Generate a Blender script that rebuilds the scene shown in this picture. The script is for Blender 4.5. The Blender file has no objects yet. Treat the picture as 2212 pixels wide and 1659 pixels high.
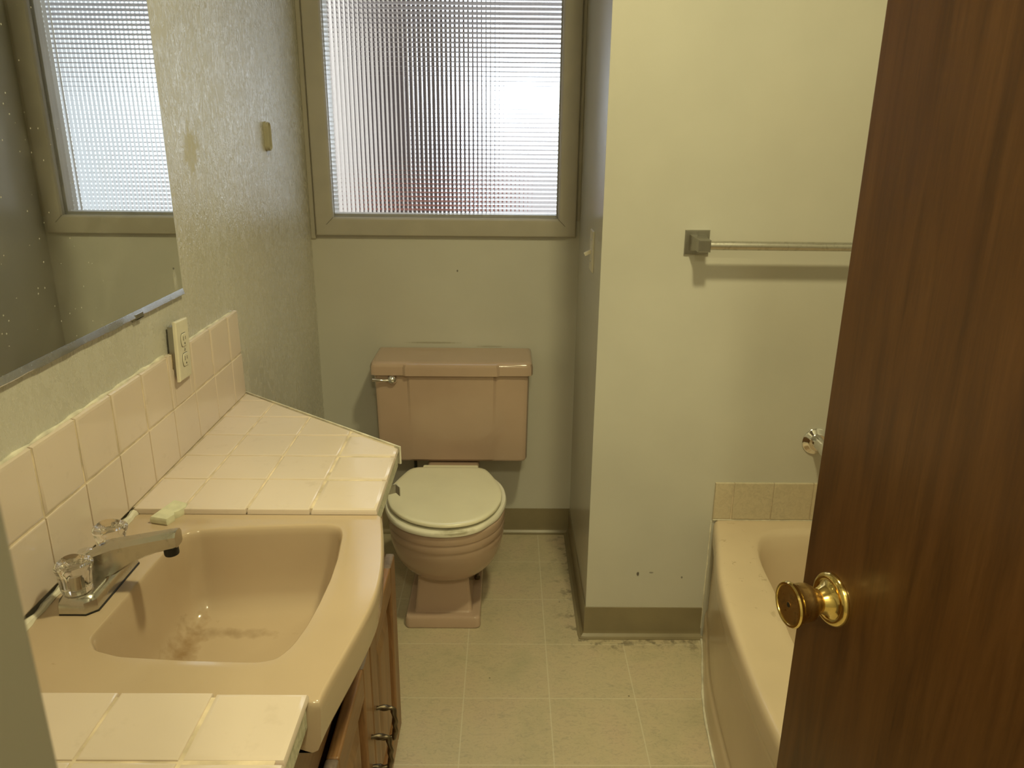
import bpy, bmesh, math, random
from mathutils import Vector, Matrix
random.seed(7)
sc = bpy.context.scene
COL = sc.collection
PI = math.pi

# ------------------------------------------------------------------ room measures (metres)
D = 2.1822      # back wall (window, toilet)
R1 = 0.8973     # right side of the toilet alcove
E = 1.5501      # wall at the foot of the tub
ZC = 0.826      # counter top
YF = -0.20      # inner face of the door wall
XR = 2.02       # far side of the tub
ZH = 2.50       # ceiling
S = 0.110       # counter tile pitch
XA = 0.0982     # first counter grout line
SINK_Z = 0.8152

# ------------------------------------------------------------------ materials
def new_mat(name):
    m = bpy.data.materials.new(name)
    m.use_nodes = True
    nt = m.node_tree
    b = nt.nodes['Principled BSDF']
    return m, nt, b
def lin(c):
    return tuple(((v/255)/12.92 if v/255 <= .04045 else ((v/255+.055)/1.055)**2.4) for v in c)+(1,)
class NG:
    def __init__(s, nt): s.nt = nt
    def n(s, t, **k):
        o = s.nt.nodes.new(t)
        for a, v in k.items(): setattr(o, a, v)
        return o
    def l(s, a, b): s.nt.links.new(a, b)
    def math(s, op, a, b=None, clamp=False):
        o = s.n('ShaderNodeMath', operation=op); o.use_clamp = clamp
        for i, v in enumerate((a, b)):
            if v is None: continue
            if hasattr(v, 'links'): s.l(v, o.inputs[i])
            else: o.inputs[i].default_value = v
        return o.outputs[0]
    def pos(s):
        return s.n('ShaderNodeNewGeometry').outputs['Position']
    def xyz(s, v):
        o = s.n('ShaderNodeSeparateXYZ'); s.l(v, o.inputs[0]); return o.outputs
    def scaled(s, v, sx, sy, sz, rot=(0, 0, 0)):
        o = s.n('ShaderNodeMapping'); s.l(v, o.inputs[0]); o.inputs['Scale'].default_value = (sx, sy, sz)
        o.inputs['Rotation'].default_value = rot
        return o.outputs[0]
    def noise(s, v, scale=5, detail=3, rough=.5, dist=0):
        o = s.n('ShaderNodeTexNoise'); s.l(v, o.inputs['Vector'])
        o.inputs['Scale'].default_value = scale; o.inputs['Detail'].default_value = detail
        o.inputs['Roughness'].default_value = rough; o.inputs['Distortion'].default_value = dist
        return o.outputs['Fac']
    def ramp(s, f, stops):
        o = s.n('ShaderNodeValToRGB'); s.l(f, o.inputs[0])
        r = o.color_ramp
        while len(r.elements) < len(stops): r.elements.new(.5)
        for e, (p, c) in zip(r.elements, stops):
            e.position = p; e.color = c if len(c) == 4 else tuple(c)+(1,)
        return o.outputs[0]
    def frange(s, f, a, b, c=0, d=1):
        o = s.n('ShaderNodeMapRange'); s.l(f, o.inputs[0])
        for i, v in zip((1, 2, 3, 4), (a, b, c, d)): o.inputs[i].default_value = v
        return o.outputs[0]
    def mix(s, f, a, b, mode='MIX'):
        o = s.n('ShaderNodeMix', data_type='RGBA', blend_type=mode)
        for i, v in ((0, f), (6, a), (7, b)):
            if hasattr(v, 'links'): s.l(v, o.inputs[i])
            else: o.inputs[i].default_value = v
        return o.outputs[2]
    def bump(s, h, strength=.3, dist=.002, normal=None):
        o = s.n('ShaderNodeBump'); s.l(h, o.inputs['Height'])
        o.inputs['Strength'].default_value = strength; o.inputs['Distance'].default_value = dist
        if normal is not None: s.l(normal, o.inputs['Normal'])
        return o.outputs[0]
    def blob(s, c, r, wob=.5, sc_=30, soft=.35):
        """1 inside an uneven spot around c, 0 outside"""
        p = s.pos()
        sub = s.n('ShaderNodeVectorMath', operation='SUBTRACT'); s.l(p, sub.inputs[0]); sub.inputs[1].default_value = c
        div = s.n('ShaderNodeVectorMath', operation='DIVIDE'); s.l(sub.outputs[0], div.inputs[0]); div.inputs[1].default_value = r
        ln = s.n('ShaderNodeVectorMath', operation='LENGTH'); s.l(div.outputs[0], ln.inputs[0])
        nz = s.noise(p, sc_, 3)
        d = s.math('ADD', ln.outputs['Value'], s.math('MULTIPLY', s.math('SUBTRACT', nz, .5), wob*2))
        return s.frange(d, 1+soft*.3, 1-soft, 0, 1)

def simple(name, col, rough=.4, metal=0, spec=.5, mott=0, mscale=20, bump=0, bscale=200, coat=0):
    m, nt, b = new_mat(name); g = NG(nt)
    b.inputs['Roughness'].default_value = rough; b.inputs['Metallic'].default_value = metal
    b.inputs['Specular IOR Level'].default_value = spec
    b.inputs['Coat Weight'].default_value = coat
    b.inputs['Coat Roughness'].default_value = .05
    if mott:
        f = g.noise(g.pos(), mscale, 4)
        a = tuple(v*(1-mott) for v in col[:3])+(1,); c = tuple(min(1, v*(1+mott)) for v in col[:3])+(1,)
        g.l(g.ramp(f, [(.3, a), (.7, c)]), b.inputs['Base Color'])
    else: b.inputs['Base Color'].default_value = col
    if bump:
        g.l(g.bump(g.noise(g.pos(), bscale, 3), bump, .001), b.inputs['Normal'])
    return m

WALL = (.56, .55, .50, 1)
def wall_mat(name, sheen_rough, bstr, swirl, col=WALL, spots=()):
    m, nt, b = new_mat(name); g = NG(nt)
    p = g.pos()
    big = g.noise(p, 3.2, 4)
    c = g.ramp(big, [(.3, tuple(v*.93 for v in col[:3])), (.7, tuple(min(1, v*1.03) for v in col[:3]))])
    tint = g.noise(p, 1.4, 2)
    c = g.mix(g.frange(tint, .45, .75, 0, .35), c, (col[0]*1.0, col[1]*.93, col[2]*.86, 1))
    for (ctr, r, colr, amt) in spots:
        c = g.mix(g.math('MULTIPLY', g.blob(ctr, r, .35, 120), amt), c, colr)
    g.l(c, b.inputs['Base Color'])
    fine = g.noise(p, 320, 2)
    if swirl:
        pz = g.scaled(p, 1, 1, .55)
        w = g.math('ADD', g.math('MULTIPLY', g.noise(pz, 100, 3, .55, 3.0), .6), g.math('MULTIPLY', g.noise(pz, 45, 3, .5, 2.6), .55))
        rid = g.math('ABSOLUTE', g.math('SUBTRACT', w, .5))
        h = g.math('ADD', g.math('MULTIPLY', w, .9), g.math('MULTIPLY', fine, .12))
        patch = g.math('ADD', g.math('MULTIPLY', g.noise(g.scaled(p, 1, 1, .5), 24, 6, .68, 1.8), .75), g.math('MULTIPLY', g.noise(p, 5, 2), .25))
        rr = g.frange(patch, .46, .57, sheen_rough, sheen_rough+.30)
        dull = g.blob((0, 1.235, 1.405), (.1, .040, .050), .9, 55, .5)
        rr = g.math('ADD', rr, g.math('MULTIPLY', dull, .4))
        g.l(rr, b.inputs['Roughness'])
        h = g.math('MULTIPLY', h, g.frange(g.xyz(p)[2], 1.00, 1.20, .14, 1))
        g.l(g.bump(h, bstr, .006), b.inputs['Normal'])
    else:
        h = g.math('ADD', g.math('MULTIPLY', g.noise(p, 60, 3), .6), g.math('MULTIPLY', fine, .4))
        b.inputs['Roughness'].default_value = sheen_rough
        g.l(g.bump(h, bstr, .0015), b.inputs['Normal'])
    b.inputs['Specular IOR Level'].default_value = 1.0 if swirl else .5
    return m

DARK = (.05, .04, .03, 1)
M = {}
M['wall_left'] = wall_mat('gloss_textured_wall_paint', .13, .42, True)
M['wall'] = wall_mat('cream_wall_paint', .42, .10, False, spots=[
    ((1.047, E, .2135), (.004, .05, .008), DARK, .9), ((1.086, E, .2184), (.007, .05, .003), DARK, .6),
    ((1.177, E, .203), (.003, .05, .004), DARK, .7), ((.487, D, .995), (.003, .05, .004), DARK, .8),
    ((.40, D, .742), (.10, .05, .0035), (.25, .22, .14, 1), .5), ((.60, D, .730), (.05, .05, .003), (.25, .22, .14, 1), .4)])
M['wall_gloss'] = wall_mat('gloss_cream_wall_paint', .22, .10, False)
M['ceiling'] = simple('white_ceiling_paint', (.72, .70, .66, 1), .6)
M['trim'] = simple('painted_trim', (.42, .39, .33, 1), .35, mott=.05, mscale=12, bump=.05, bscale=90)
M['hall'] = simple('hall_paint', (.55, .53, .46, 1), .6)
M['jamb'] = simple('painted_door_casing', (.25, .235, .195, 1), .45)

def floor_mat():
    m, nt, b = new_mat('vinyl_tile_floor'); g = NG(nt)
    p = g.pos(); x, y, z = g.xyz(p)
    s = .2308
    def line(v, o, w):
        f = g.math('FRACT', g.math('ADD', g.math('DIVIDE', g.math('SUBTRACT', v, o), s), 10.5))
        d = g.math('MULTIPLY', g.math('ABSOLUTE', g.math('SUBTRACT', f, .5)), s)
        return g.frange(d, w*.6, w*1.3, 1, 0)
    ln = g.math('MAXIMUM', line(x, .5471, .0016), line(y, 1.5067, .0016))
    n1 = g.noise(p, 6, 5, .6, .4); n2 = g.noise(g.scaled(p, 1, 1.8, 1), 42, 5, .65, 1.5); n3 = g.noise(p, 160, 3)
    c = g.ramp(n1, [(.25, (.44, .405, .275)), (.5, (.54, .465, .325)), (.75, (.55, .445, .33))])
    c = g.mix(g.frange(n2, .50, .70, 0, .45), c, (.30, .265, .21, 1))
    c = g.mix(g.frange(n2, .36, .26, 0, .5), c, (.58, .55, .46, 1))
    c = g.mix(g.frange(n3, .55, .72, 0, .25), c, (.26, .23, .18, 1))
    c = g.mix(g.math('MULTIPLY', ln, .62), c, (.66, .62, .50, 1))
    # dirt along the cove base and loose grit
    edge = g.frange(x, .80, .885, 0, 1)
    edge = g.math('MULTIPLY', edge, g.frange(y, 1.45, 1.52, 0, 1))
    gr = g.math('MULTIPLY', edge, g.frange(g.noise(p, 30, 4, .6), .52, .62, 0, 1))
    c = g.mix(g.math('MULTIPLY', gr, .7), c, (.10, .085, .06, 1))
    e2 = g.math('MULTIPLY', g.frange(y, 1.48, 1.53, 0, 1), g.frange(x, .90, .95, 0, 1))
    c = g.mix(g.math('MULTIPLY', g.math('MULTIPLY', e2, g.frange(g.noise(p, 38, 4, .6), .46, .6, 0, 1)), .55), c, (.12, .10, .07, 1))
    v = g.n('ShaderNodeTexVoronoi'); v.inputs['Scale'].default_value = 13; g.l(p, v.inputs['Vector'])
    sp = g.frange(v.outputs['Distance'], .045, .03, 0, 1)
    rnd = g.xyz(v.outputs['Color'])[0]
    sp = g.math('MULTIPLY', sp, g.math('GREATER_THAN', rnd, .72))
    c = g.mix(g.math('MULTIPLY', sp, .8), c, (.06, .05, .035, 1))
    g.l(c, b.inputs['Base Color'])
    b.inputs['Roughness'].default_value = .42
    h = g.math('SUBTRACT', g.math('MULTIPLY', n2, .5), g.math('MULTIPLY', ln, .4))
    g.l(g.bump(h, .12, .002), b.inputs['Normal'])
    return m
M['floor'] = floor_mat()
M['cove'] = simple('grey_vinyl_cove', (.235, .195, .118, 1), .33, mott=.10, mscale=9, bump=.03, bscale=60)

PINK = (.70, .60, .53, 1)
def tile_mat(name, col, rough=.09):
    m, nt, b = new_mat(name); g = NG(nt)
    p = g.pos()
    f = g.noise(p, 2.6, 3); d = g.noise(p, 26, 5, .65)
    c = g.ramp(f, [(.3, tuple(v*.93 for v in col[:3])), (.7, tuple(min(1, v*1.05) for v in col[:3]))])
    c = g.mix(g.frange(d, .60, .74, 0, .30), c, (col[0]*.72, col[1]*.70, col[2]*.66, 1))
    g.l(c, b.inputs['Base Color'])
    g.l(g.frange(d, .4, .75, rough, rough+.16), b.inputs['Roughness'])
    g.l(g.bump(g.noise(p, 14, 2), .05, .003), b.inputs['Normal'])
    return m
M['tile'] = tile_mat('pink_glazed_tile', PINK)
M['grout'] = simple('cream_grout', (.66, .56, .43, 1), .8, mott=.25, mscale=30)
M['facing'] = None
def facing_mat():
    m, nt, b = new_mat('mottled_edge_facing'); g = NG(nt)
    p = g.pos()
    n = g.noise(p, 45, 6, .7, 2.5)
    g.l(g.ramp(n, [(.32, (.24, .26, .17)), (.47, (.46, .46, .35)), (.62, (.62, .60, .48))]), b.inputs['Base Color'])
    b.inputs['Roughness'].default_value = .35
    return m
M['facing'] = facing_mat()
def tubtile_mat():
    m, nt, b = new_mat('tan_stone_look_tile'); g = NG(nt)
    p = g.pos(); n = g.noise(p, 70, 6, .7, 1.2); f = g.noise(p, 6, 2)
    c = g.ramp(n, [(.35, (.50, .44, .33)), (.6, (.60, .53, .40))])
    g.l(g.mix(g.frange(f, .4, .7, 0, .35), c, (.55, .45, .31, 1)), b.inputs['Base Color'])
    b.inputs['Roughness'].default_value = .3
    return m
M['tubtile'] = tubtile_mat()
M['caulk'] = simple('white_caulk', (.70, .67, .57, 1), .5, mott=.25, mscale=26, bump=.4, bscale=90)

SINKC = (.50, .39, .28, 1)
def sink_mat():
    m, nt, b = new_mat('pink_vitreous_china'); g = NG(nt)
    p = g.pos()
    f = g.noise(p, 5, 3)
    c = g.ramp(f, [(.3, tuple(v*.95 for v in SINKC[:3])), (.7, tuple(min(1, v*1.04) for v in SINKC[:3]))])
    # rust and scum
    st = g.blob((.150, .585, .68), (.018, .075, .07), .8, 60, .9)
    c = g.mix(g.math('MULTIPLY', st, .8), c, (.25, .15, .065, 1))
    st2 = g.blob((.20, .645, .67), (.075, .010, .05), 1.1, 60, 1.0)
    c = g.mix(g.math('MULTIPLY', st2, .5), c, (.22, .15, .085, 1))
    st3 = g.blob((.12, .74, .812), (.055, .012, .02), .6, 40, .8)
    c = g.mix(g.math('MULTIPLY', st3, .5), c, (.40, .29, .18, 1))
    fleck = g.noise(p, 55, 4, .7)
    c = g.mix(g.frange(fleck, .70, .78, 0, .5), c, (.30, .22, .14, 1))
    g.l(c, b.inputs['Base Color'])
    b.inputs['Roughness'].default_value = .13
    g.l(g.bump(g.noise(p, 10, 2), .04, .003), b.inputs['Normal'])
    return m
M['sink'] = sink_mat()
M['toilet'] = simple('pink_toilet_china', (.47, .345, .27, 1), .12, mott=.04, mscale=6, bump=.02, bscale=12)
M['seat'] = simple('almond_seat_plastic', (.78, .75, .60, 1), .20, mott=.03, mscale=8)
def ring_mat():
    m, nt, b = new_mat('worn_seat_ring'); g = NG(nt)
    st = g.blob((.52, 1.478, .385), (.055, .03, .006), .7, 40, .6)
    g.l(g.mix(g.math('MULTIPLY', st, .75), (.80, .78, .68, 1), (.30, .27, .17, 1)), b.inputs['Base Color'])
    b.inputs['Roughness'].default_value = .25
    return m
M['ring'] = ring_mat()
def tub_mat():
    m, nt, b = new_mat('pink_tub_enamel'); g = NG(nt)
    p = g.pos(); col = (.68, .55, .40)
    f = g.noise(p, 4, 4)
    c = g.ramp(f, [(.3, tuple(v*.93 for v in col)), (.7, tuple(v*1.04 for v in col))])
    d = g.noise(p, 24, 5, .7)
    near = g.blob((1.27, 1.30, .39), (.08, .24, .06), .5, 10, .8)
    c = g.mix(g.math('MULTIPLY', g.frange(d, .60, .68, 0, .75), near), c, (.33, .23, .13, 1))
    g.l(c, b.inputs['Base Color'])
    b.inputs['Roughness'].default_value = .22
    return m
M['tub'] = tub_mat()
def metal(name, col, rough, wear=0, wcol=(.25, .23, .18, 1)):
    m, nt, b = new_mat(name); g = NG(nt)
    b.inputs['Metallic'].default_value = 1
    p = g.pos(); n = g.noise(p, 60, 5, .65, 1)
    g.l(g.mix(g.frange(n, .5, .7, 0, wear), col, wcol), b.inputs['Base Color'])
    g.l(g.frange(n, .35, .7, rough, rough+.25*wear+.02), b.inputs['Roughness'])
    return m
M['chrome'] = metal('chrome', (.80, .80, .80, 1), .07)
M['chrome_worn'] = metal('worn_chrome', (.60, .59, .55, 1), .16, .45, (.46, .44, .39, 1))
M['nickel'] = metal('brushed_bar', (.62, .61, .57, 1), .30, .4)
M['brass'] = metal('polished_brass', (.80, .62, .24, 1), .10, .25, (.35, .24, .09, 1))
M['brass_worn'] = metal('worn_brass', (.50, .33, .13, 1), .26, .8, (.20, .12, .05, 1))
M['bronze'] = metal('dark_bronze', (.16, .13, .09, 1), .35, .5, (.07, .055, .04, 1))
M['black'] = simple('black_rubber', (.012, .012, .012, 1), .4)
M['steel_dark'] = metal('dull_steel', (.42, .41, .38, 1), .3)
M['ivory'] = simple('ivory_plastic', (.70, .66, .54, 1), .35, mott=.08, mscale=30)
M['ivory_cap'] = simple('cream_plastic_cap', (.40, .375, .28, 1), .35)
M['soap'] = simple('pale_green_soap', (.66, .66, .51, 1), .55, mott=.10, mscale=60, bump=.25, bscale=70)
def acrylic():
    m, nt, b = new_mat('clear_acrylic')
    b.inputs['Base Color'].default_value = (.95, .92, .87, 1)
    b.inputs['Transmission Weight'].default_value = 1
    b.inputs['IOR'].default_value = 1.49; b.inputs['Roughness'].default_value = .04
    return m
M['acrylic'] = acrylic()
def glass():
    m, nt, b = new_mat('reeded_glass')
    b.inputs['Base Color'].default_value = (.97, .985, .98, 1)
    b.inputs['Transmission Weight'].default_value = 1
    b.inputs['IOR'].default_value = 1.5; b.inputs['Roughness'].default_value = 0
    return m
M['glass'] = glass()
def mirror_mat():
    m, nt, b = new_mat('dusty_mirror_glass'); g = NG(nt)
    p = g.pos()
    v = g.n('ShaderNodeTexVoronoi'); v.inputs['Scale'].default_value = 120; g.l(p, v.inputs['Vector'])
    dots = g.frange(v.outputs['Distance'], .20, .12, 0, 1)
    dots = g.math('MULTIPLY', dots, g.math('GREATER_THAN', g.xyz(v.outputs['Color'])[1], .80))
    x, y, z = g.xyz(p)
    dots = g.math('MULTIPLY', dots, g.frange(y, .95, .68, .0, 1))
    sc1 = g.blob((0, 1.068, 1.165), (.05, .010, .022), .7, 90, .7)
    sm = g.frange(g.noise(p, 9, 4, .6), .52, .8, .0, .10)
    amt = g.math('MAXIMUM', g.math('MULTIPLY', dots, .45), g.math('MAXIMUM', sm, g.math('MULTIPLY', sc1, .3)))
    b.inputs['Metallic'].default_value = 1
    b.inputs['Base Color'].default_value = (.80, .82, .79, 1)
    b.inputs['Roughness'].default_value = .015
    d = g.n('ShaderNodeBsdfDiffuse'); d.inputs[0].default_value = (.75, .74, .68, 1)
    mx = g.n('ShaderNodeMixShader'); g.l(amt, mx.inputs[0]); g.l(b.outputs[0], mx.inputs[1]); g.l(d.outputs[0], mx.inputs[2])
    g.l(mx.outputs[0], nt.nodes['Material Output'].inputs[0])
    return m
M['mirror'] = mirror_mat()
M['mirror_edge'] = metal('ground_mirror_edge', (.74, .75, .74, 1), .16, .5, (.40, .39, .34, 1))

def wood(name, dark, mid, light, sx, sy, sz, rough, scale=1., coat=0, blotch=.3, bcol=None, cell=False):
    m, nt, b = new_mat(name); g = NG(nt)
    p = g.pos()
    q = g.scaled(p, sx, sy, sz)
    a = g.noise(q, 3.0*scale, 5, .6, .6); f = g.noise(q, 22*scale, 4, .7, .3)
    t = g.math('ADD', g.math('MULTIPLY', a, .7), g.math('MULTIPLY', f, .3))
    c = g.ramp(t, [(.34, dark), (.5, mid), (.66, light)])
    bl = g.noise(g.scaled(p, sx*.6, sy*.6, max(sz*2.0, .25)), 2.5*scale, 3)
    c = g.mix(g.frange(bl, .5, .75, 0, blotch), c, bcol or dark+(1,))
    g.l(c, b.inputs['Base Color'])
    g.l(g.frange(f, .3, .7, rough, rough+.10), b.inputs['Roughness'])
    b.inputs['Coat Weight'].default_value = coat; b.inputs['Coat Roughness'].default_value = .15
    g.l(g.bump(f, .05, .001), b.inputs['Normal'])
    return m, nt, b, g
def door_wood():
    m, nt, b, g = wood('dark_stained_door_veneer', (.060, .024, .006), (.105, .044, .011), (.145, .064, .018), 5, 5, .35, .34, 2.2, .15, .35, (.10, .038, .012, 1))
    return m
M['door'] = door_wood()
M['cab'] = wood('honey_stained_cabinet_wood', (.14, .066, .024), (.23, .118, .047), (.31, .170, .074), 9, 9, .6, .38, 1.6, .1)[0]
M['cab_h'] = wood('honey_stained_rail_wood', (.14, .066, .024), (.23, .118, .047), (.31, .170, .074), 9, .6, 9, .38, 1.6, .1)[0]
M['endgrain'] = simple('grey_end_grain', (.165, .125, .105, 1), .55, mott=.25, mscale=90)
M['cab_in'] = simple('brown_cabinet_box_wood', (.24, .13, .06, 1), .5, mott=.15, mscale=12)  # plain mottled brown wood of the cabinet box
M['stucco'] = simple('beige_stucco', (.72, .64, .56, 1), .85, mott=.06, mscale=5)
M['post_dark'] = simple('dark_stained_timber', (.10, .075, .085, 1), .6)
M['render_wall'] = simple('pale_house_render', (.82, .83, .84, 1), .85, mott=.06, mscale=4)
M['brick'] = simple('red_brick', (.32, .13, .10, 1), .8, mott=.2, mscale=14)
M['concrete'] = simple('pale_concrete', (.62, .60, .57, 1), .85, mott=.1, mscale=4)
M['fence'] = simple('weathered_fence_boards', (.42, .38, .36, 1), .8, mott=.1, mscale=6)
M['soffit'] = simple('soffit_boards', (.30, .27, .26, 1), .7)
M['tab'] = simple('grey_painted_tab', (.40, .38, .32, 1), .35)
M['black_hole'] = simple('dark_slot', (.015, .013, .01, 1), .6)
M['hose'] = simple('dark_supply_hose', (.02, .028, .026, 1), .4)

# ------------------------------------------------------------------ mesh helpers
def fin(bm, name, mat, parent=None, origin=(0, 0, 0), sharp=35, smooth=True, mats=None):
    bmesh.ops.remove_doubles(bm, verts=bm.verts, dist=1e-6)
    bmesh.ops.recalc_face_normals(bm, faces=bm.faces)
    bmesh.ops.translate(bm, verts=bm.verts, vec=-Vector(origin))
    me = bpy.data.meshes.new(name); bm.to_mesh(me); bm.free()
    if smooth:
        me.shade_smooth(); me.set_sharp_from_angle(angle=math.radians(sharp))
    for m in (mats or [mat]): me.materials.append(m)
    o = bpy.data.objects.new(name, me); COL.objects.link(o)
    o.cycles.shadow_terminator_geometry_offset = 0; o.cycles.shadow_terminator_offset = 0
    if smooth:
        wn = o.modifiers.new('weighted', 'WEIGHTED_NORMAL'); wn.keep_sharp = True; wn.weight = 80
    if parent is not None: o.parent = parent
    else: o.location = origin
    return o
def tag(o, label, cat, group=None, kind=None):
    o['label'] = label; o['category'] = cat
    if group: o['group'] = group
    if kind: o['kind'] = kind
    return o
def thing(name, label, cat, loc, group=None, kind=None):
    o = bpy.data.objects.new(name, None); COL.objects.link(o); o.location = loc
    o.empty_display_size = .05
    return tag(o, label, cat, group, kind)
def B(): return bmesh.new()
def box(bm, a, b, bev=0, seg=2, mat=0):
    r = bmesh.ops.create_cube(bm, size=1)
    vs = r['verts']; a = Vector(a); b = Vector(b)
    for v in vs: v.co = Vector((a[i]+(v.co[i]+.5)*(b[i]-a[i]) for i in range(3)))
    fs = set(f for v in vs for f in v.link_faces)
    for f in fs: f.material_index = mat
    if bev:
        es = list(set(e for v in vs for e in v.link_edges))
        r2 = bmesh.ops.bevel(bm, geom=es, offset=bev, segments=seg, profile=.5, affect='EDGES')
        vs = list(set(r2['verts']) | set(v for v in vs if v.is_valid))
        for f in r2['faces']: f.material_index = mat
    return [v for v in vs if v.is_valid]
def xform(vs, m):
    for v in vs: v.co = m @ v.co
def loft(bm, rings, cap0=True, cap1=True, closed=True):
    rows = [[bm.verts.new(p) for p in r] for r in rings]
    n = len(rows[0])
    for a, b in zip(rows, rows[1:]):
        for i in range(n if closed else n-1):
            j = (i+1) % n
            try: bm.faces.new((a[i], a[j], b[j], b[i]))
            except ValueError: pass
    if cap0: bm.faces.new(rows[0])
    if cap1: bm.faces.new(rows[-1])
    return rows
def lathe(bm, prof, mtx=Matrix(), n=32, cap=True):
    rings = []
    for r, h in prof:
        rings.append([mtx @ Vector((max(r, 1e-5)*math.cos(2*PI*i/n), max(r, 1e-5)*math.sin(2*PI*i/n), h)) for i in range(n)])
    return loft(bm, rings, cap, cap)
def axis(o, d):
    d = Vector(d).normalized()
    return Matrix.Translation(o) @ d.to_track_quat('Z', 'Y').to_matrix().to_4x4()
def sweep(bm, pts, rad, n=12, twist=0, lobe=0, lobes=3, cap=True):
    pts = [Vector(p) for p in pts]
    tang = []
    for i in range(len(pts)):
        a = pts[max(0, i-1)]; b = pts[min(len(pts)-1, i+1)]
        tang.append((b-a).normalized())
    up = Vector((0, 0, 1)) if abs(tang[0].z) < .9 else Vector((1, 0, 0))
    u = tang[0].cross(up).normalized()
    rings = []
    for i, (p, t) in enumerate(zip(pts, tang)):
        u = (u - t*u.dot(t)).normalized(); w = t.cross(u)
        r = rad(i/(len(pts)-1)) if callable(rad) else rad
        ring = []
        for k in range(n):
            a = 2*PI*k/n
            rr = r*(1+lobe*math.cos(lobes*(a+twist*i)))
            ring.append(p+(u*math.cos(a)+w*math.sin(a))*rr)
        rings.append(ring)
    loft(bm, rings, cap, cap)
def arc_pts(pts, k=6, rad=.01):
    """round the corners of a polyline"""
    pts = [Vector(p) for p in pts]; out = [pts[0]]
    for a, b, c in zip(pts, pts[1:], pts[2:]):
        r = min(rad, (a-b).length*.45, (c-b).length*.45)
        p = b+(a-b).normalized()*r; q = b+(c-b).normalized()*r
        for i in range(k+1):
            t = i/k; out.append(p.lerp(b, t).lerp(b.lerp(q, t), t))
    out.append(pts[-1]); return out
def densify(pts, step):
    out = []
    for a, b in zip(pts, pts[1:]):
        n = max(1, int((b-a).length/step))
        out += [a.lerp(b, i/n) for i in range(n)]
    return out+[pts[-1]]
def inset_poly(poly, d):
    """offset a convex CCW polygon inward"""
    n = len(poly); out = []
    for i in range(n):
        p0, p1, p2 = Vector(poly[i-1]), Vector(poly[i]), Vector(poly[(i+1) % n])
        e1 = (p1-p0).normalized(); e2 = (p2-p1).normalized()
        n1 = Vector((-e1.y, e1.x)); n2 = Vector((-e2.y, e2.x))
        k = 1+n1.dot(n2)
        out.append(p1+(n1+n2)*(d/max(k, .25)))
    return out
def clip(poly, a, b):
    """keep the part of a polygon left of the line a->b"""
    a = Vector(a); b = Vector(b); d = b-a
    def s(p): return d.x*(p.y-a.y)-d.y*(p.x-a.x)
    out = []
    for i in range(len(poly)):
        p, q = Vector(poly[i]), Vector(poly[(i+1) % len(poly)])
        sp, sq = s(p), s(q)
        if sp >= 0: out.append(p)
        if sp*sq < 0: out.append(p+(q-p)*(sp/(sp-sq)))
    res = []
    for p in out:
        if not res or (p-res[-1]).length > 2e-3: res.append(p)
    if len(res) > 1 and (res[0]-res[-1]).length < 2e-3: res.pop()
    return res
def tile(bm, poly, t, to3, bev=.0022):
    """pillowed tile: poly CCW in its plane, to3(u,v,h) places it"""
    if len(poly) < 3: return
    rings = []
    for d, h in ((0, 0), (0, t-bev), (bev*.3, t-bev*.3), (bev, t), (bev*1.35, t)):
        rings.append([to3(p.x, p.y, h) for p in (inset_poly(poly, d) if d else [Vector(q) for q in poly])])
    loft(bm, rings)
def rect(x0, y0, x1, y1): return [Vector((x0, y0)), Vector((x1, y0)), Vector((x1, y1)), Vector((x0, y1))]
def superell(cx, cy, rx, ryf, ryb, z, n=48, e=2.0):
    pts = []
    for i in range(n):
        a = 2*PI*i/n; c, s = math.cos(a), math.sin(a)
        x = math.copysign(abs(c)**(2/e), c); y = math.copysign(abs(s)**(2/e), s)
        pts.append(Vector((cx+rx*x, cy+(ryb if y > 0 else ryf)*y, z)))
    return pts
def radial(poly, c, n):
    """resample a star-shaped outline at n even angles around c"""
    c = Vector(c); P = [Vector(p)-c for p in poly]; out = []
    for i in range(n):
        a = 2*PI*i/n; d = Vector((math.cos(a), math.sin(a)))
        best = None
        for p, q in zip(P, P[1:]+P[:1]):
            e = q-p; den = d.x*e.y-d.y*e.x
            if abs(den) < 1e-12: continue
            t = (p.x*e.y-p.y*e.x)/den; u = (p.x*d.y-p.y*d.x)/den
            if t > 0 and -1e-6 <= u <= 1+1e-6 and (best is None or t > best): best = t
        out.append(c+d*best)
    return out
def smooth_loop(pts, it=2):
    for _ in range(it):
        pts = [(pts[i-1]+pts[i]*2+pts[(i+1) % len(pts)])/4 for i in range(len(pts))]
    return pts

# ------------------------------------------------------------------ the setting
def struct(name, bm, mat, label, cat, sharp=35, smooth=True):
    o = fin(bm, name, mat, sharp=sharp, smooth=smooth)
    return tag(o, label, cat, kind='structure')
bm = B(); box(bm, (-.8, -1.7, -.06), (2.3, D+.15, 0)); struct('floor', bm, M['floor'], 'mottled tan vinyl floor with pale square tile lines', 'floor', smooth=False)
bm = B(); box(bm, (-.8, -1.7, ZH), (2.3, D+.15, ZH+.06)); struct('ceiling', bm, M['ceiling'], 'plain white ceiling over the bathroom', 'ceiling', smooth=False)
bm = B(); box(bm, (-.1, YF, 0), (0, D+.12, ZH)); struct('wall_left', bm, M['wall_left'], 'glossy trowel-textured cream wall holding the mirror and outlet', 'wall', smooth=False)
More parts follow.
